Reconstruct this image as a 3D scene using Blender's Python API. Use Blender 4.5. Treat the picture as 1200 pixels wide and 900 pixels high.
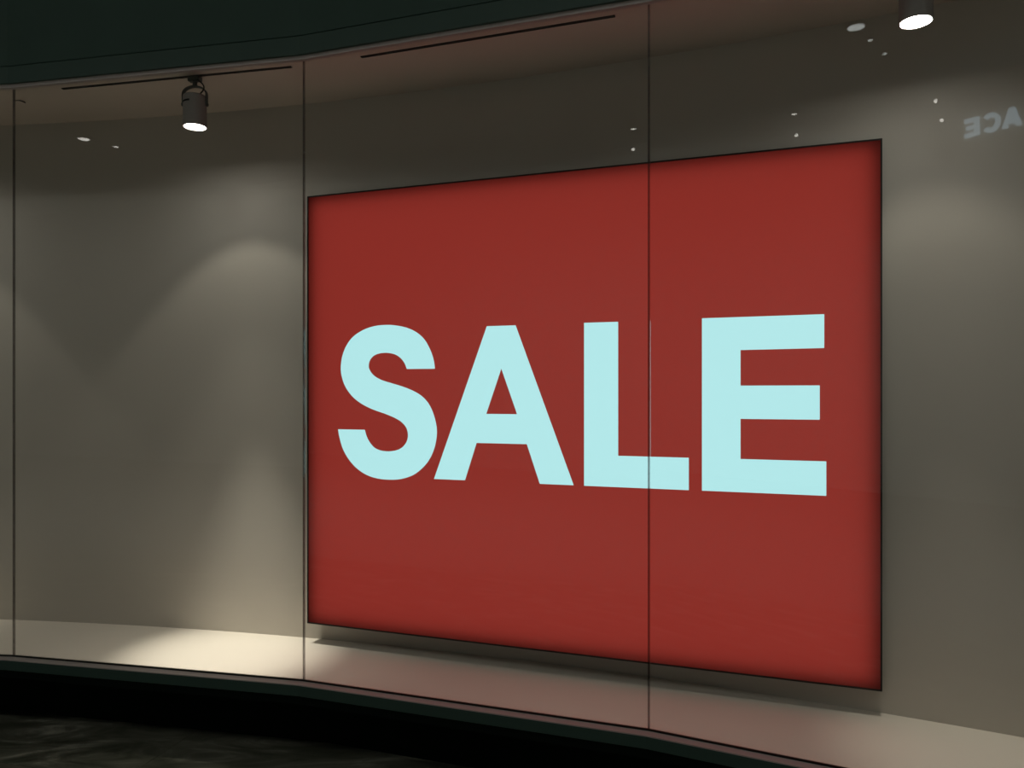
import bpy, bmesh, math, random
from mathutils import Vector, Matrix
random.seed(7)
S = bpy.context.scene
for o in list(bpy.data.objects):
    bpy.data.objects.remove(o)
COL = S.collection
PI = math.pi

# ---------------------------------------------------------------- camera
cam = bpy.data.cameras.new('camera')
cam.sensor_width = 36.0
cam.lens = 27.0                       # 900 px on a 1200 px frame
cam.shift_y = 10 / 1200
cam.clip_end = 200
cam_o = bpy.data.objects.new('camera', cam)
COL.objects.link(cam_o)
EYE = 1.55
cam_o.location = (0, 0, EYE)
cam_o.rotation_euler = (PI / 2, 0, 0)
S.camera = cam_o

# ---------------------------------------------------------------- world, exposure
w = bpy.data.worlds.new('night_air')
S.world = w
w.use_nodes = True
bg = w.node_tree.nodes['Background']
bg.inputs['Color'].default_value = (0.62, 0.85, 0.76, 1)
bg.inputs['Strength'].default_value = 0.010
S.view_settings.view_transform = 'Standard'
S.view_settings.look = 'None'
S.view_settings.gamma = 1.0
S.view_settings.use_curve_mapping = False
S.view_settings.exposure = 0.0

# light levels
FILL_W = 78.0          # each added fill lamp overhead, outside the view
WASH_W = 390.0          # each added lamp brightening the wall opposite for bounce light
LAMP_CORE = 215.0       # window spotlights: narrow centre of the beam
LAMP_FIELD = 6.3       # wide field of the beam
LENS_GLOW = 58.0
BACKLIGHT = 1.24
WARM = (1.0, 0.945, 0.82)

# ---------------------------------------------------------------- materials
def mat(name, base, rough=0.6, metal=0.0, spec=0.5, noise=0.0, nscale=8.0, bump=0.0, bscale=200.0):
    m = bpy.data.materials.new(name)
    m.use_nodes = True
    nt = m.node_tree
    b = nt.nodes['Principled BSDF']
    b.inputs['Base Color'].default_value = (*base, 1)
    b.inputs['Roughness'].default_value = rough
    b.inputs['Metallic'].default_value = metal
    b.inputs['Specular IOR Level'].default_value = spec
    tc = nt.nodes.new('ShaderNodeTexCoord')
    if noise:
        n = nt.nodes.new('ShaderNodeTexNoise')
        n.inputs['Scale'].default_value = nscale
        n.inputs['Detail'].default_value = 5
        nt.links.new(tc.outputs['Object'], n.inputs['Vector'])
        r = nt.nodes.new('ShaderNodeMapRange')
        r.inputs['To Min'].default_value = 1 - noise
        r.inputs['To Max'].default_value = 1 + noise
        nt.links.new(n.outputs['Fac'], r.inputs['Value'])
        mx = nt.nodes.new('ShaderNodeVectorMath')
        mx.operation = 'SCALE'
        mx.inputs[0].default_value = base
        nt.links.new(r.outputs['Result'], mx.inputs['Scale'])
        nt.links.new(mx.outputs['Vector'], b.inputs['Base Color'])
    if bump:
        n2 = nt.nodes.new('ShaderNodeTexNoise')
        n2.inputs['Scale'].default_value = bscale
        nt.links.new(tc.outputs['Object'], n2.inputs['Vector'])
        bp = nt.nodes.new('ShaderNodeBump')
        bp.inputs['Strength'].default_value = bump
        bp.inputs['Distance'].default_value = 0.002
        nt.links.new(n2.outputs['Fac'], bp.inputs['Height'])
        nt.links.new(bp.outputs['Normal'], b.inputs['Normal'])
    return m

def emis(name, col, strength):
    m = bpy.data.materials.new(name)
    m.use_nodes = True
    nt = m.node_tree
    nt.nodes.clear()
    e = nt.nodes.new('ShaderNodeEmission')
    e.inputs['Color'].default_value = (*col, 1)
    e.inputs['Strength'].default_value = strength
    out = nt.nodes.new('ShaderNodeOutputMaterial')
    nt.links.new(e.outputs[0], out.inputs['Surface'])
    return m

def backlit(name, col):
    """thin sign skin: light from the box behind comes through it"""
    m = bpy.data.materials.new(name)
    m.use_nodes = True
    nt = m.node_tree
    nt.nodes.clear()
    t = nt.nodes.new('ShaderNodeBsdfTranslucent')
    t.inputs['Color'].default_value = (*col, 1)
    d = nt.nodes.new('ShaderNodeBsdfDiffuse')
    d.inputs['Color'].default_value = (*col, 1)
    mx = nt.nodes.new('ShaderNodeMixShader')
    mx.inputs['Fac'].default_value = 0.12
    out = nt.nodes.new('ShaderNodeOutputMaterial')
    nt.links.new(t.outputs[0], mx.inputs[1])
    nt.links.new(d.outputs[0], mx.inputs[2])
    nt.links.new(mx.outputs[0], out.inputs['Surface'])
    return m

def pane_glass(name):
    m = bpy.data.materials.new(name)
    m.use_nodes = True
    nt = m.node_tree
    nt.nodes.clear()
    lw = nt.nodes.new('ShaderNodeLayerWeight')
    lw.inputs['Blend'].default_value = 0.5
    p = nt.nodes.new('ShaderNodeMath'); p.operation = 'POWER'; p.inputs[1].default_value = 5
    a = nt.nodes.new('ShaderNodeMath'); a.operation = 'MULTIPLY_ADD'
    a.inputs[1].default_value = 0.96; a.inputs[2].default_value = 0.035
    tr = nt.nodes.new('ShaderNodeBsdfTransparent')
    tr.inputs['Color'].default_value = (0.975, 0.985, 0.975, 1)
    gl = nt.nodes.new('ShaderNodeBsdfGlossy')
    gl.inputs['Roughness'].default_value = 0.0
    mx = nt.nodes.new('ShaderNodeMixShader')
    out = nt.nodes.new('ShaderNodeOutputMaterial')
    nt.links.new(lw.outputs['Facing'], p.inputs[0])
    nt.links.new(p.outputs[0], a.inputs[0])
    nt.links.new(a.outputs[0], mx.inputs['Fac'])
    nt.links.new(tr.outputs[0], mx.inputs[1])
    nt.links.new(gl.outputs[0], mx.inputs[2])
    nt.links.new(mx.outputs[0], out.inputs['Surface'])
    return m

def smoky(name):
    m = mat(name, (0.030, 0.022, 0.018), 0.3, noise=0.1, nscale=20.0)
    nt = m.node_tree
    tr = nt.nodes.new('ShaderNodeBsdfTransparent')
    tr.inputs['Color'].default_value = (0.88, 0.86, 0.86, 1)
    mx = nt.nodes.new('ShaderNodeMixShader')
    mx.inputs['Fac'].default_value = 0.40
    out = [n for n in nt.nodes if n.type == 'OUTPUT_MATERIAL'][0]
    b = nt.nodes['Principled BSDF']
    nt.links.new(tr.outputs[0], mx.inputs[1])
    nt.links.new(b.outputs[0], mx.inputs[2])
    nt.links.new(mx.outputs[0], out.inputs['Surface'])
    return m

def marble(name, dark, vein, scale):
    m = bpy.data.materials.new(name)
    m.use_nodes = True
    nt = m.node_tree
    b = nt.nodes['Principled BSDF']
    b.inputs['Roughness'].default_value = 0.32
    g = nt.nodes.new('ShaderNodeNewGeometry')
    mp = nt.nodes.new('ShaderNodeMapping')
    mp.inputs['Rotation'].default_value = (0, 0, 0.5)
    mp.inputs['Scale'].default_value = (0.7, 2.0, 1)
    n = nt.nodes.new('ShaderNodeTexNoise')
    n.inputs['Scale'].default_value = scale
    n.inputs['Detail'].default_value = 8
    n.inputs['Roughness'].default_value = 0.62
    n.inputs['Distortion'].default_value = 1.6
    cr = nt.nodes.new('ShaderNodeValToRGB')
    e = cr.color_ramp.elements
    e[0].position = 0.40; e[0].color = (*dark, 1)
    e[1].position = 0.72; e[1].color = (*vein, 1)
    x = e.new(0.54); x.color = tuple(0.75 * d + 0.25 * v for d, v in zip(dark, vein)) + (1,)
    nt.links.new(g.outputs['Position'], mp.inputs['Vector'])
    nt.links.new(mp.outputs['Vector'], n.inputs['Vector'])
    nt.links.new(n.outputs['Fac'], cr.inputs['Fac'])
    nt.links.new(cr.outputs['Color'], b.inputs['Base Color'])
    return m

M = dict(
    wall=mat('warm_grey_wall_paint', (0.535, 0.495, 0.44), 0.75, spec=0.3, noise=0.03, nscale=2.0, bump=0.08),
    ceil=mat('display_ceiling_paint', (0.60, 0.53, 0.46), 0.8, spec=0.2, noise=0.02, nscale=3.0),
    deck=mat('pale_laminate', (0.84, 0.77, 0.68), 0.5, spec=0.35, noise=0.02, nscale=4.0),
    metal=mat('brushed_channel', (0.50, 0.44, 0.42), 0.45, spec=0.5, noise=0.05, nscale=30.0),
    dark=mat('dark_green_black_coating', (0.050, 0.092, 0.076), 0.55, spec=0.25, noise=0.08, nscale=5.0),
    dark2=mat('lintel_coating', (0.054, 0.096, 0.080), 0.5, spec=0.3, noise=0.08, nscale=5.0),
    plinth=mat('black_kick_plate', (0.004, 0.008, 0.006), 0.8, spec=0.1, noise=0.1, nscale=6.0),
    gasket=mat('black_gasket', (0.012, 0.014, 0.011), 0.6, spec=0.3, noise=0.1, nscale=40.0),
    seal=smoky('smoky_silicone'),
    frame=mat('sign_frame_black', (0.008, 0.006, 0.005), 0.6, spec=0.15, noise=0.1, nscale=20.0),
    liner=mat('sign_box_lining', (0.10, 0.10, 0.10), 0.8, noise=0.03, nscale=20.0),
    red=backlit('red_sign_skin', (0.252, 0.0262, 0.0195)),
    white=backlit('white_sign_skin', (0.455, 0.80, 0.83)),
    back=emis('sign_backlight', (1, 1, 1), BACKLIGHT),
    lamp=mat('grey_lamp_body', (0.24, 0.215, 0.205), 0.45, spec=0.4, noise=0.05, nscale=20.0),
    lampdark=mat('dark_lamp_bracket', (0.045, 0.05, 0.045), 0.5, noise=0.05, nscale=20.0),
    slot=mat('black_slot', (0.004, 0.004, 0.004), 0.8, spec=0.1, noise=0.1, nscale=20.0),
    lens=emis('spotlight_lens', (1.0, 0.97, 0.90), LENS_GLOW),
    glass=pane_glass('shop_window_glass'),
    marble=marble('dark_marble', (0.085, 0.09, 0.063), (0.52, 0.51, 0.41), 2.6),
    marble_b=marble('brown_marble', (0.10, 0.088, 0.062), (0.26, 0.24, 0.19), 1.4),
    grout=mat('floor_bed', (0.25, 0.245, 0.22), 0.8, noise=0.1, nscale=10.0),
    arc=mat('arcade_paint', (0.60, 0.61, 0.58), 0.8, spec=0.1, noise=0.1, nscale=1.0),
    speck=emis('small_lamp_glow', (1.0, 0.95, 0.88), 7.0),
    bigspeck=emis('ceiling_lamp_glow', (0.95, 1.0, 0.97), 4.0),
    sign=emis('blue_white_sign_letter', (0.62, 0.83, 0.98), 2.1),
)

# ---------------------------------------------------------------- helpers
def link(name, bm, m, parent=None, smooth=False):
    me = bpy.data.meshes.new(name)
    bmesh.ops.recalc_face_normals(bm, faces=bm.faces)
    bm.to_mesh(me); bm.free()
    me.materials.append(m)
    if smooth:
        for p in me.polygons:
            p.use_smooth = True
        me.set_sharp_from_angle(angle=math.radians(40))
    o = bpy.data.objects.new(name, me)
    COL.objects.link(o)
    if parent:
        o.parent = parent
    return o

def empty(name, loc=(0, 0, 0), rz=0.0):
    o = bpy.data.objects.new(name, None)
    COL.objects.link(o)
    o.location = loc
    o.rotation_euler = (0, 0, rz)
    o.empty_display_size = 0.05
    return o

def tag(o, label, cat, group=None):
    o['label'] = label; o['category'] = cat
    if group:
        o['group'] = group
    return o

def struct(o, label=None):
    o['kind'] = 'structure'
    if label:
        o['label'] = label
    return o

def box(bm, x0, x1, y0, y1, z0, z1, bev=0.0):
    v = [bm.verts.new(p) for p in ((x0, y0, z0), (x1, y0, z0), (x1, y1, z0), (x0, y1, z0),
                                   (x0, y0, z1), (x1, y0, z1), (x1, y1, z1), (x0, y1, z1))]
    fs = [bm.faces.new([v[i] for i in q]) for q in
          ((3, 2, 1, 0), (4, 5, 6, 7), (0, 1, 5, 4), (1, 2, 6, 5), (2, 3, 7, 6), (3, 0, 4, 7))]
    if bev:
        es = list({e for f in fs for e in f.edges})
        bmesh.ops.bevel(bm, geom=es, offset=bev, segments=2, affect='EDGES', profile=0.5)

def cyl(bm, r0, r1, z0, z1, seg=40, cap0=True, cap1=True, x=0, y=0):
    a = [bm.verts.new((x + r0 * math.cos(2 * PI * i / seg), y + r0 * math.sin(2 * PI * i / seg), z0)) for i in range(seg)]
    b = [bm.verts.new((x + r1 * math.cos(2 * PI * i / seg), y + r1 * math.sin(2 * PI * i / seg), z1)) for i in range(seg)]
    for i in range(seg):
        bm.faces.new((a[i], a[(i + 1) % seg], b[(i + 1) % seg], b[i]))
    if cap0: bm.faces.new(a[::-1])
    if cap1: bm.faces.new(b)

def lathe(bm, prof, seg=40):
    rings = []
    for r, z in prof:
        rings.append([bm.verts.new((r * math.cos(2 * PI * i / seg), r * math.sin(2 * PI * i / seg), z)) for i in range(seg)])
    for a, b in zip(rings, rings[1:]):
        for i in range(seg):
            bm.faces.new((a[i], a[(i + 1) % seg], b[(i + 1) % seg], b[i]))

def tube(bm, pts, r, seg=10):
    pts = [Vector(p) for p in pts]
    rings = []
    for i, p in enumerate(pts):
        t = (pts[min(i + 1, len(pts) - 1)] - pts[max(i - 1, 0)]).normalized()
        u = t.orthogonal().normalized() if i == 0 else (rings_u - t * rings_u.dot(t)).normalized()
        rings_u = u
        v = t.cross(u)
        rings.append([bm.verts.new(p + r * (math.cos(2 * PI * k / seg) * u + math.sin(2 * PI * k / seg) * v)) for k in range(seg)])
    for a, b in zip(rings, rings[1:]):
        for k in range(seg):
            bm.faces.new((a[k], a[(k + 1) % seg], b[(k + 1) % seg], b[k]))
    bm.faces.new(rings[0][::-1]); bm.faces.new(rings[-1])

def prism(bm, pts, h0, h1):
    """outline in the XZ plane, thickness along -Y from h0 to h1"""
    a = [bm.verts.new((x, h0, z)) for x, z in pts]
    b = [bm.verts.new((x, h1, z)) for x, z in pts]
    n = len(pts)
    fa = bm.faces.new(a); fb = bm.faces.new(b[::-1])
    for i in range(n):
        bm.faces.new((a[i], b[i], b[(i + 1) % n], a[(i + 1) % n]))
    bm.normal_update()
    bmesh.ops.triangulate(bm, faces=[fa, fb])

# ---------------------------------------------------------------- the curved shopfront: a many-sided glass line
CX, CY = -3.98, -7.97           # centre of the curve
AP = 11.578                     # distance from the centre to each flat pane
STEP = math.radians(7.1)
PHI0 = math.radians(8.45)       # first glass joint in view
WALL_R = 12.10
Z_DECK, Z_TOP, Z_CEIL = 0.35, 2.94, 2.962
K0, K1 = -2, 4                  # joints: K0 .. K1
JOINT = [PHI0 + k * STEP for k in range(K0, K1 + 1)]

def pol(r, phi, z=0.0):
    return (CX + r * math.sin(phi), CY + r * math.cos(phi), z)

def facade_strip(name, off0, off1, z0, z1, m):
    """a straight-sided strip following the panes; off = distance behind (+) or before (-) the glass face"""
    bm = bmesh.new()
    rings = []
    c = math.cos(STEP / 2)
    for ph in JOINT:
        r0, r1 = (AP + off0) / c, (AP + off1) / c
        rings.append([bm.verts.new(pol(r, ph, z)) for r, z in ((r0, z0), (r1, z0), (r1, z1), (r0, z1))])
    for a, b in zip(rings, rings[1:]):
        for i in range(4):
            bm.faces.new((a[i], a[(i + 1) % 4], b[(i + 1) % 4], b[i]))
    bm.faces.new(rings[0]); bm.faces.new(rings[-1][::-1])
    return struct(link(name, bm, m))

def slab(name, z0, z1, m, off=0.0, r_back=WALL_R + 0.02):
    """floor or ceiling of the display: from the glass line to the curved back wall"""
    bm = bmesh.new()
    rings = []
    n = 8
    for k in range(len(JOINT) - 1):
        for i in range(n + (k == len(JOINT) - 2)):
            ph = JOINT[k] + STEP * i / n
            r0 = (AP + off) / math.cos(ph - JOINT[k] - STEP / 2)
            rings.append([bm.verts.new(pol(r, ph, z)) for r, z in ((r0, z0), (r_back, z0), (r_back, z1), (r0, z1))])
    for a, b in zip(rings, rings[1:]):
        for i in range(4):
            bm.faces.new((a[i], a[(i + 1) % 4], b[(i + 1) % 4], b[i]))
    bm.faces.new(rings[0]); bm.faces.new(rings[-1][::-1])
    return struct(link(name, bm, m))

# back wall of the display
bm = bmesh.new()
rings = []
N = 96
for i in range(N + 1):
    ph = JOINT[0] + (JOINT[-1] - JOINT[0]) * i / N
    rings.append([bm.verts.new(pol(r, ph, z)) for r, z in ((WALL_R, 0.30), (WALL_R + .12, 0.30), (WALL_R + .12, 3.05), (WALL_R, 3.05))])
for a, b in zip(rings, rings[1:]):
    for i in range(4):
        bm.faces.new((a[i], a[(i + 1) % 4], b[(i + 1) % 4], b[i]))
bm.faces.new(rings[0]); bm.faces.new(rings[-1][::-1])
struct(link('wall_back', bm, M['wall'], smooth=True), 'curved warm grey back wall of the shop window display')

struct(slab('display_platform', 0.30, Z_DECK, M['deck']), 'pale raised floor of the shop window display')
struct(slab('ceiling', Z_CEIL, 3.05, M['ceil']), 'pale ceiling of the shop window display')

def end_wall(name, ph, sgn):
    bm = bmesh.new()
    a0, a1 = pol(AP + .03, ph), pol(WALL_R + .1, ph)
    t = Vector((math.cos(ph), -math.sin(ph), 0)) * 0.08 * sgn
    q = [a0, a1, tuple(Vector(a1) + t), tuple(Vector(a0) + t)]
    lo = [bm.verts.new((p[0], p[1], .30)) for p in q]
    hi = [bm.verts.new((p[0], p[1], 3.05)) for p in q]
    bm.faces.new(lo); bm.faces.new(hi[::-1])
    for i in range(4):
        bm.faces.new((lo[i], lo[(i + 1) % 4], hi[(i + 1) % 4], hi[i]))
    struct(link(name, bm, M['wall']))
end_wall('wall_left', JOINT[0], -1)
end_wall('wall_right', JOINT[-1], 1)

# sill, kick plate, lintel, fascia
facade_strip('trim_1', -0.046, -0.008, 0.300, 0.343, M['dark'])['label'] = 'dark green band under the glass'
facade_strip('trim_2', -0.047, -0.0075, 0.3432, 0.3475, M['metal'])['label'] = 'thin metal glazing channel along the foot of the glass'
facade_strip('trim_3', -0.0074, -0.0005, 0.330, 0.3535, M['gasket'])['label'] = 'black gasket along the foot of the glass'
facade_strip('trim_4', -0.035, 0.300, 0.262, 0.2995, M['plinth'])['label'] = 'black underside of the window ledge'
facade_strip('baseboard_front', 0.200, 0.260, 0.0, 0.262, M['plinth'])['label'] = 'black recessed kick plate under the window'
facade_strip('trim_5', -0.020, -0.0005, 2.932, 2.948, M['metal'])['label'] = 'thin metal head channel above the glass'
facade_strip('trim_6', -0.032, 0.030, 2.9485, 3.024, M['dark2'])['label'] = 'narrow dark lintel band above the glass'
facade_strip('wall_fascia', -0.036, 0.090, 3.0248, 6.0, M['dark'])['label'] = 'dark green black fascia above the shop window'

# panes and the silicone joints between them
for k in range(len(JOINT) - 1):
    mid = JOINT[k] + STEP / 2
    half = AP * math.tan(STEP / 2)
    bm = bmesh.new()
    box(bm, -half + .004, half - .004, 0.0, 0.012, Z_DECK + .0005, Z_TOP + .02)
    o = struct(link('window_%d' % (k + 1), bm, M['glass']), 'clear flat pane of the faceted shop window')
    o.location = pol(AP, mid)
    o.rotation_euler = (0, 0, -mid)
    if k < len(JOINT) - 2:
        bm = bmesh.new()
        box(bm, half - .0032, half + .0025, -.0005, 0.0105, Z_DECK + .0005, Z_TOP + .015)
        s = link('silicone_joint', bm, M['seal'], o)
        s['label'] = 'dark silicone joint beside the pane'

# ---------------------------------------------------------------- floor of the arcade
fl = empty('floor', (0, 0, 0))
struct(fl, 'dark polished marble floor in front of the shop window')
bm = bmesh.new()
box(bm, -45, 18, -7, 5.2, -0.10, -0.012)
link('floor_bed', bm, M['grout'], fl)
ta = math.radians(-15.0)
tu = Vector((math.cos(ta), math.sin(ta))); tv = Vector((-math.sin(ta), math.cos(ta)))
org = Vector((-2.147, 3.22))
TW, TH = 1.2, 0.6
tmesh = None
tiles = []
for i in range(-3, 5):
    for j in range(-5, 3):
        c = org + tu * (i * TW + (0.4 if j % 2 else 0.0)) + tv * ((j + .5) * TH)
        if tmesh is None:
            bm = bmesh.new()
            box(bm, -TW / 2 + .0006, TW / 2 - .0006, -TH / 2 + .0006, TH / 2 - .0006, -0.0118, 0.0, 0.0008)
            o = link('tile', bm, M['marble'], fl)
            tmesh = o.data
        else:
            o = bpy.data.objects.new('tile', tmesh)
            COL.objects.link(o); o.parent = fl
        o.location = (c.x, c.y, random.uniform(-.0004, 0))
        o.rotation_euler = (0, 0, ta)
        if j == -1:
            o.material_slots[0].link = 'OBJECT'
            o.material_slots[0].material = M['marble_b']

# ---------------------------------------------------------------- sign
PLX, PLY = -0.2667 * 3.67, 3.67
SA = math.radians(19.72)
SW, SB, ST = 2.4894, 0.4475, 2.4875
SD = 0.050
sign = empty('sale_sign', (PLX, PLY, 0), -SA)          # local x along the board, -y towards the street, z up
tag(sign, 'large red backlit board reading SALE in white, hung on the back wall', 'sign')
FR = 0.006
bm = bmesh.new()
box(bm, 0, FR, 0, SD, SB, ST); box(bm, SW - FR, SW, 0, SD, SB, ST)
box(bm, FR, SW - FR, 0, SD, SB, SB + FR); box(bm, FR, SW - FR, 0, SD, ST - FR, ST)
link('frame', bm, M['frame'], sign)['label'] = 'thin black edge frame'
bm = bmesh.new()
box(bm, FR, SW - FR, SD - .004, SD, SB + FR, ST - FR)
link('back_panel', bm, M['liner'], sign)
bm = bmesh.new()
ins = 0.028
vs = [bm.verts.new(p) for p in ((ins, SD - .006, SB + ins), (SW - ins, SD - .006, SB + ins), (SW - ins, SD - .006, ST - ins), (ins, SD - .006, ST - ins))]
bm.faces.new(vs)
bl = link('backlight', bm, M['back'], sign)
bl['label'] = 'white light sheet inside the sign box'

S1 = [(0.6713, 1.6566), (0.6656, 1.6955), (0.6487, 1.7417), (0.6204, 1.7884), (0.5805, 1.8223), (0.5287, 1.8454), (0.4706, 1.8574), (0.4236, 1.8609), (0.3643, 1.8574), (0.3043, 1.8412), (0.2497, 1.8108), (0.213, 1.7691), (0.1909, 1.7183), (0.1835, 1.6649), (0.1896, 1.6221), (0.2069, 1.5793), (0.2375, 1.5399), (0.2741, 1.5102), (0.3164, 1.4872), (0.3643, 1.4685), (0.4118, 1.4543), (0.4589, 1.438), (0.4998, 1.4177), (0.5264, 1.3912), (0.5357, 1.3613), (0.531, 1.3302), (0.5114, 1.3039), (0.4823, 1.2876), (0.4413, 1.2803), (0.4, 1.2824), (0.3643, 1.2951), (0.338, 1.3208), (0.3212, 1.35), (0.3128, 1.3772)]
S2 = [(0.1686, 1.3772), (0.1761, 1.3387), (0.1946, 1.2857), (0.2253, 1.2385), (0.268, 1.1973), (0.3224, 1.1675), (0.3822, 1.1529), (0.4472, 1.1501), (0.5056, 1.1565), (0.5633, 1.1762), (0.609, 1.2087), (0.6431, 1.2477), (0.6679, 1.2974), (0.6802, 1.3538), (0.6791, 1.3996), (0.6656, 1.4505), (0.6431, 1.4963), (0.609, 1.532), (0.5633, 1.5577), (0.5056, 1.5785), (0.4472, 1.5943), (0.4, 1.6081), (0.3643, 1.6262), (0.3428, 1.6474), (0.3332, 1.6717), (0.3392, 1.698), (0.3583, 1.7188), (0.3881, 1.7298), (0.4295, 1.7323), (0.4706, 1.7243), (0.4998, 1.7061), (0.5195, 1.682), (0.5299, 1.6571)]
def smooth(pts, n=4):
    out = []
    for i in range(len(pts) - 1):
        p0, p1, p2, p3 = (Vector(pts[max(i - 1, 0)]), Vector(pts[i]), Vector(pts[i + 1]), Vector(pts[min(i + 2, len(pts) - 1)]))
        for k in range(n):
            t = k / n
            q = .5 * (2 * p1 + (p2 - p0) * t + (2 * p0 - 5 * p1 + 4 * p2 - p3) * t * t + (3 * p1 - p0 - 3 * p2 + p3) * t ** 3)
            out.append((q.x, q.y))
    out.append(pts[-1])
    return out
GL = {
    'S': [smooth(S1) + smooth(S2)],
    'A': [[(0.9214, 1.8405), (1.0554, 1.8405), (1.3145, 1.1600), (1.1646, 1.1600), (1.1062, 1.3282), (0.8735, 1.3282), (0.8180, 1.1620), (0.6665, 1.1620)],
          [(0.9894, 1.6533), (1.0617, 1.4566), (0.9192, 1.4566)]],
    'L': [[(1.3590, 1.8418), (1.5036, 1.8418), (1.5036, 1.2894), (1.7892, 1.2894), (1.7892, 1.1598), (1.3590, 1.1598)]],
    'E': [[(1.8405, 1.8450), (2.2912, 1.8460), (2.2912, 1.7180), (1.9878, 1.7160), (1.9878, 1.5771), (2.2755, 1.5771), (2.2755, 1.4470), (1.9878, 1.4470), (1.9878, 1.2903), (2.2984, 1.2903), (2.2984, 1.1602), (1.8405, 1.1602)]],
}
def flat_fill(loops):
    """filled plane figure with holes, as a mesh in local XZ (y = 0.003)"""
    cu = bpy.data.curves.new('outline', 'CURVE')
    cu.dimensions = '2D'; cu.fill_mode = 'BOTH'
    for lp in loops:
        sp = cu.splines.new('POLY')
        sp.points.add(len(lp) - 1)
        for p, (x, y) in zip(sp.points, lp):
            p.co = (x, y, 0, 1)
        sp.use_cyclic_u = True
    o = bpy.data.objects.new('outline', cu)
    COL.objects.link(o)
    bpy.context.view_layer.update()
    dg = bpy.context.evaluated_depsgraph_get()
    me = bpy.data.meshes.new_from_object(o.evaluated_get(dg))
    bpy.data.objects.remove(o)
    bpy.data.curves.remove(cu)
    bm = bmesh.new(); bm.from_mesh(me); bpy.data.meshes.remove(me)
    bmesh.ops.remove_doubles(bm, verts=bm.verts, dist=1e-5)
    for v in bm.verts:
        v.co = Vector((v.co.x, 0.003, v.co.y))
    return bm
def link_raw(name, bm, m, parent):
    me = bpy.data.meshes.new(name)
    bm.normal_update(); bm.to_mesh(me); bm.free()
    me.materials.append(m)
    o = bpy.data.objects.new(name, me); COL.objects.link(o); o.parent = parent
    return o
loops = [[(FR, SB + FR), (SW - FR, SB + FR), (SW - FR, ST - FR), (FR, ST - FR)]]
for g in GL.values():
    loops += g
link_raw('face', flat_fill(loops), M['red'], sign)['label'] = 'red translucent face'
for ch, g in GL.items():
    link_raw('letter', flat_fill(g), M['white'], sign)['label'] = 'glowing white letter ' + ch
for x in (0.25, SW - 0.25):                               # hanging rails to the curved wall behind
    bm = bmesh.new(); box(bm, x - .02, x + .02, SD, SD + .012, SB + .15, ST - .15)
    link('hanging_rail', bm, M['liner'], sign)

# ---------------------------------------------------------------- tracks and spotlights on the display ceiling
TRK = 0.10
def pane_point(k, t, off, z):
    """point t metres right of the joint k, off behind the glass"""
    mid = PHI0 + (k + .5) * STEP
    half = AP * math.tan(STEP / 2)
    d = Vector((math.cos(mid), -math.sin(mid), 0)); n = Vector((math.sin(mid), math.cos(mid), 0))
    return Vector((CX, CY, z)) + n * (AP + off) + d * (t - half), -mid
ORD = {0: 'left', 1: 'middle', 2: 'right'}
for k, t0, t1, lb in ((0, .17, 1.33, 'thin black lighting track on the ceiling behind the left full pane'),
                      (1, .215, 1.295, 'thin black lighting track above the SALE board, without a lamp'),
                      (-1, .17, 1.25, 'thin black lighting track left of the leftmost glass joint'),
                      (2, .17, 1.30, 'thin black lighting track running out at the top right of the window')):
    p, rz = pane_point(k, t0, TRK, Z_CEIL)
    tr = empty('lighting_track', p, rz)
    tag(tr, lb, 'track', 'lighting tracks on the display ceiling')
    Ln = t1 - t0
    bm = bmesh.new()
    box(bm, 0, Ln, -.0065, -.0045, -.004, 0); box(bm, 0, Ln, .0045, .0065, -.004, 0)
    box(bm, .004, Ln - .004, -.0045, .0045, -.0012, 0)
    link('rail', bm, M['gasket'], tr)
    for x0 in (0, Ln - .004):
        bm = bmesh.new(); box(bm, x0, x0 + .004, -.0045, .0045, -.004, 0); link('end_cap', bm, M['gasket'], tr)

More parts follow.
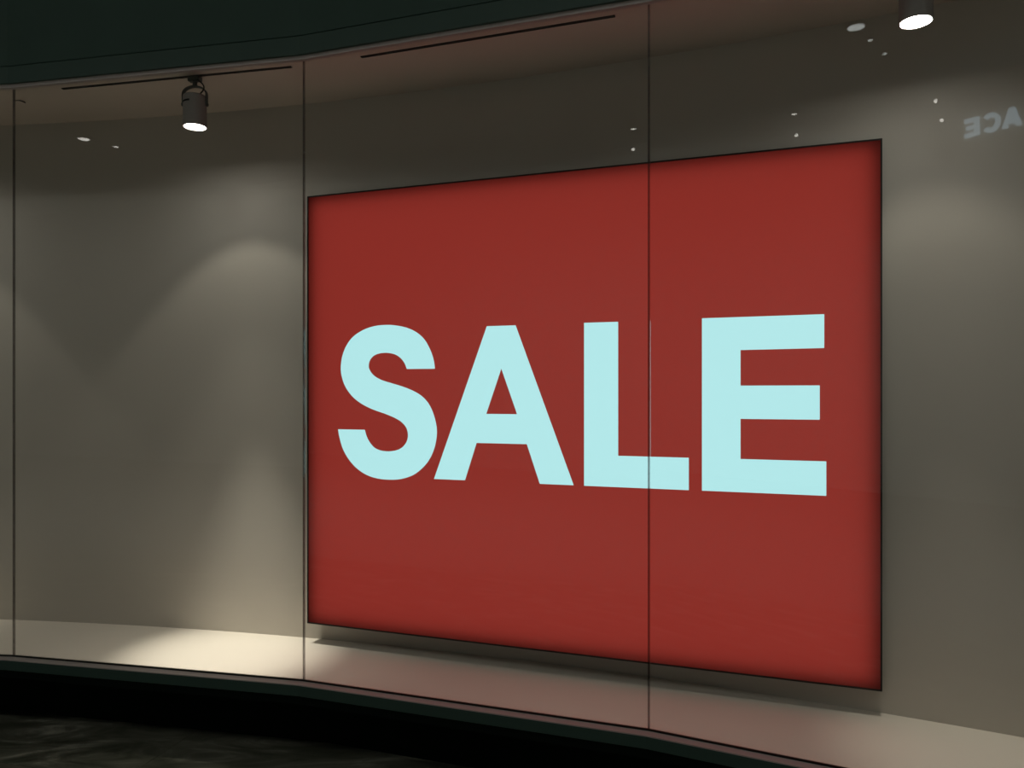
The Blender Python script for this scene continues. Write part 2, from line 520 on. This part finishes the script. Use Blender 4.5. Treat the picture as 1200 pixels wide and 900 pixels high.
def spotlight(k, t, label, lens_z=2.736, aim=(0, 0), core=1.0, soft=.3):
    p, rz = pane_point(k, t, TRK, Z_CEIL - .004)
    r = empty('spotlight', p, 0)
    tag(r, label, 'spotlight', 'spotlights in the shop window')
    H = Z_CEIL - .004 - lens_z                 # drop from the track to the lens
    bm = bmesh.new(); box(bm, -.029, .029, -.014, .014, -.022, 0, .003)
    a = link('track_adapter', bm, M['lampdark'], r); a.rotation_euler = (0, 0, rz)
    bm = bmesh.new(); cyl(bm, .010, .010, -.046, -.02, 20)
    link('stem', bm, M['lampdark'], r)
    bm = bmesh.new()                            # yoke: arch and two arms down the sides
    pts = []
    for i in range(13):
        th = PI * i / 12
        pts.append((.0525 * math.cos(th), 0, -.080 + .036 * math.sin(th)))
    pts = [(.0525, 0, -.132)] + pts + [(-.0525, 0, -.132)]
    for a_, b_ in zip(pts, pts[1:]):
        (xa, _, za), (xb, _, zb) = a_, b_
        L = math.hypot(xb - xa, zb - za); nx, nz = -(zb - za) / L * .003, (xb - xa) / L * .003
        q = [bm.verts.new(v) for v in ((xa - nx, -.009, za - nz), (xb - nx, -.009, zb - nz), (xb + nx, -.009, zb + nz), (xa + nx, -.009, za + nz),
                                       (xa - nx, .009, za - nz), (xb - nx, .009, zb - nz), (xb + nx, .009, zb + nz), (xa + nx, .009, za + nz))]
        for f in ((0, 1, 2, 3), (7, 6, 5, 4), (0, 4, 5, 1), (1, 5, 6, 2), (2, 6, 7, 3), (3, 7, 4, 0)):
            bm.faces.new([q[i] for i in f])
    link('yoke', bm, M['lampdark'], r)
    bm = bmesh.new(); tube(bm, [(.018 + .024 * math.sin(PI * i / 14) + .012 * i / 14, -.02, -.02 - .066 * i / 14) for i in range(15)], .0032, 8)
    link('cable', bm, M['slot'], r, True)
    R0 = .0495
    bm = bmesh.new()
    lathe(bm, [(.0, -.084), (.030, -.084), (R0 - .004, -.086), (R0, -.090), (R0, -H - .001 + .016), (R0 + .0015, -H + .014), (R0 + .0015, -H - .003), (R0 - .003, -H - .004), (R0 - .0035, -H + .004), (R0 - .005, -H + .006)], 48)
    body = link('body', bm, M['lamp'], r, True)
    bm = bmesh.new()                            # dark vent slot let into the camera side of the body
    a0, a1 = math.radians(-172), math.radians(-95)
    n = 10
    ring = []
    for i in range(n + 1):
        th = a0 + (a1 - a0) * i / n
        ring.append([bm.verts.new((rr * math.cos(th), rr * math.sin(th), z)) for rr, z in ((R0 - .002, -.116), (R0 + .0006, -.116), (R0 + .0006, -.124), (R0 - .002, -.124))])
    for a_, b_ in zip(ring, ring[1:]):
        for i in range(4):
            bm.faces.new((a_[i], a_[(i + 1) % 4], b_[(i + 1) % 4], b_[i]))
    bm.faces.new(ring[0]); bm.faces.new(ring[-1][::-1])
    link('vent_slot', bm, M['slot'], body)
    for sx in (-1, 1):
        bm = bmesh.new(); cyl(bm, .008, .008, 0, .006, 16)
        kb = link('pivot_screw', bm, M['lampdark'], r); kb.rotation_euler = (0, sx * PI / 2, 0); kb.location = (sx * .0525, 0, -.124)
    bm = bmesh.new(); cyl(bm, .0445, .0445, -H + .002, -H + .0035, 48)
    link('lens', bm, M['lens'], r)['label'] = 'bright white lens'
    for nm, en, size, bl_, rad in (('beam_core', LAMP_CORE * core, 28, 1.0, .03), ('beam_middle', LAMP_CORE * .09 * core, 50, 1.0, .02), ('beam_field', LAMP_FIELD, 88, soft, .018)):
        li = bpy.data.lights.new(nm, 'SPOT')
        li.energy = en; li.spot_size = math.radians(size); li.spot_blend = bl_
        li.shadow_soft_size = rad; li.color = WARM
        lo = bpy.data.objects.new(nm, li); COL.objects.link(lo)
        lo.parent = r; lo.location = (0, 0, -H - .006)
        lo.rotation_euler = (aim[0], aim[1], 0)
    return r
spotlight(0, 0.860, 'grey cylindrical spotlight hanging from the left lighting track', aim=(math.radians(2.6), math.radians(-2.5)))
spotlight(-1, 0.60, 'grey cylindrical spotlight left of the leftmost glass joint, beyond the edge of the view', aim=(math.radians(2), 0), core=.35)
spotlight(2, 0.845, 'spotlight at the top right edge of the view, mostly cut off', aim=(math.radians(1), math.radians(-6)), core=.2, soft=.5)

# loose end of cable at the left end of the display ceiling
bm = bmesh.new()
x0, y0, z0 = -2.413, 3.715, Z_CEIL - .004
tube(bm, [(x0 + .064 * i / 8, y0 - .008 * i / 8, z0 + .003 - .012 * (i / 8) ** 2 + .003 * math.sin(PI * i / 8)) for i in range(9)], .0028, 8)
tag(link('loose_cable', bm, M['slot']), 'short bent black cable end at the ceiling by the left glass joint', 'cable')

# ---------------------------------------------------------------- the arcade opposite (seen only mirrored in the glass)
bm = bmesh.new(); box(bm, -45, 18, -7.2, -7, -0.012, 6.2); struct(link('wall_opposite', bm, M['arc']))
bm = bmesh.new(); box(bm, -45, 18, -7, 5.2, 6.0, 6.2); struct(link('ceiling_arcade', bm, M['arc']))

def ceiling_lamp(x, y, r=.06, m='speck', lb=''):
    t = empty('ceiling_lamp', (x, y, 6.0))
    tag(t, lb, 'lamp', 'arcade lamps mirrored in the glass')
    bm = bmesh.new(); lathe(bm, [(r * .9, -.03), (r * 1.15, -.03), (r * 1.2, 0)], 20); link('rim', bm, M['lampdark'], t)
    bm = bmesh.new(); cyl(bm, r * .9, r * .9, -.028, -.02, 20); link('lens', bm, M[m], t)
    return t
def wall_lamp(x, z, r=.05, lb=''):
    t = empty('wall_lamp', (x, -7.0, z))
    tag(t, lb, 'lamp', 'arcade lamps mirrored in the glass')
    bm = bmesh.new(); box(bm, -.03, .03, 0, .05, -.03, .03, .006); link('bracket', bm, M['lampdark'], t)
    bm = bmesh.new(); bmesh.ops.create_icosphere(bm, subdivisions=2, radius=r, matrix=Matrix.Translation((0, .07, 0)))
    link('globe', bm, M['speck'], t, True)
for x, y, r, m, lb in ((-11.045, -3.418, .10, 'speck', 'arcade ceiling lamp mirrored left of the left spotlight, the longer streak of two'),
                       (-10.907, -3.934, .05, 'speck', 'small arcade ceiling lamp mirrored left of the left spotlight, the shorter streak of two'),
                       (-2.466, -4.176, .11, 'bigspeck', 'large arcade ceiling lamp mirrored beside the top right spotlight'),
                       (-2.529, -4.643, .035, 'bigspeck', 'tiny arcade ceiling lamp mirrored below left of the top right spotlight, upper of two'),
                       (-2.609, -5.17, .035, 'bigspeck', 'tiny arcade ceiling lamp mirrored below left of the top right spotlight, lower of two'),
                       (-4.571, -6.19, .05, 'speck', 'small arcade ceiling lamp mirrored above the board, just left of the glass joint')):
    ceiling_lamp(x, y, r, m, lb)
for x, z, lb in ((-4.99, 5.9, 'small globe lamp mirrored at the top edge of the board by the glass joint'),
                 (-2.744, 5.80, 'small globe lamp mirrored left of the letters ACE, upper of two'),
                 (-2.661, 5.497, 'small globe lamp mirrored left of the letters ACE, lower of two')):
    wall_lamp(x, z, .028, lb)
# added unseen lamps: fill for passage and shopfront, bounce off the wall opposite
for x, y, wash in ((-6.0, -.5, 0), (-1.5, -1.0, 0), (3.0, -1.5, 0), (-8.0, -1.0, 1), (-3.7, -1.4, 1), (0.8, -1.7, 1)):
    t = ceiling_lamp(x, y, .15, 'bigspeck')
    t['label'] = 'added unseen fill lamp on the arcade ceiling, ' + ('turned to the wall opposite' if wash else 'shining down on the passage')
    t['group'] = 'added bounce lamps' if wash else 'added fill lamps'
    li = bpy.data.lights.new('added_fill', 'SPOT'); li.energy = WASH_W if wash else FILL_W; li.color = (1.0, 1.0, 0.95)
    li.spot_size = math.radians(120 if wash else 165); li.spot_blend = .7; li.shadow_soft_size = .13 if wash else .3
    lo = bpy.data.objects.new('added_fill', li); COL.objects.link(lo); lo.parent = t; lo.location = (0, 0, -.05)
    if wash:
        lo.rotation_euler = (math.radians(-25), 0, 0)

# letters over the shop opposite
sg = empty('wall_letters', (0, -7.0, 0))
tag(sg, 'row of blue-white glowing letters ACE on the wall opposite, mirrored in the glass', 'sign')
def letter(pts_list, x, label):
    """x = left edge as read from the passage, where right is -x"""
    bm = bmesh.new()
    for pts in pts_list:
        prism(bm, [(x - px, 5.17 + pz) for px, pz in pts], 0.0, 0.04)
    link('letter', bm, M['sign'], sg)['label'] = label
letter([[(0, 0), (.07, 0), (.075, .05), (.165, .05), (.17, 0), (.24, 0), (.155, .26), (.085, .26)]], -1.65, 'glowing letter A')
carc = [(.12 + .12 * math.cos(math.radians(a)), .13 + .135 * math.sin(math.radians(a))) for a in range(40, 321, 14)]
carc += [(.12 + .06 * math.cos(math.radians(a)), .13 + .075 * math.sin(math.radians(a))) for a in range(320, 39, -14)]
letter([carc], -1.91, 'glowing letter C')
letter([[(0, 0), (.19, 0), (.19, .055), (.065, .055), (.065, .105), (.17, .105), (.17, .155), (.065, .155), (.065, .205), (.19, .205), (.19, .26), (0, .26)]], -2.18, 'glowing letter E')
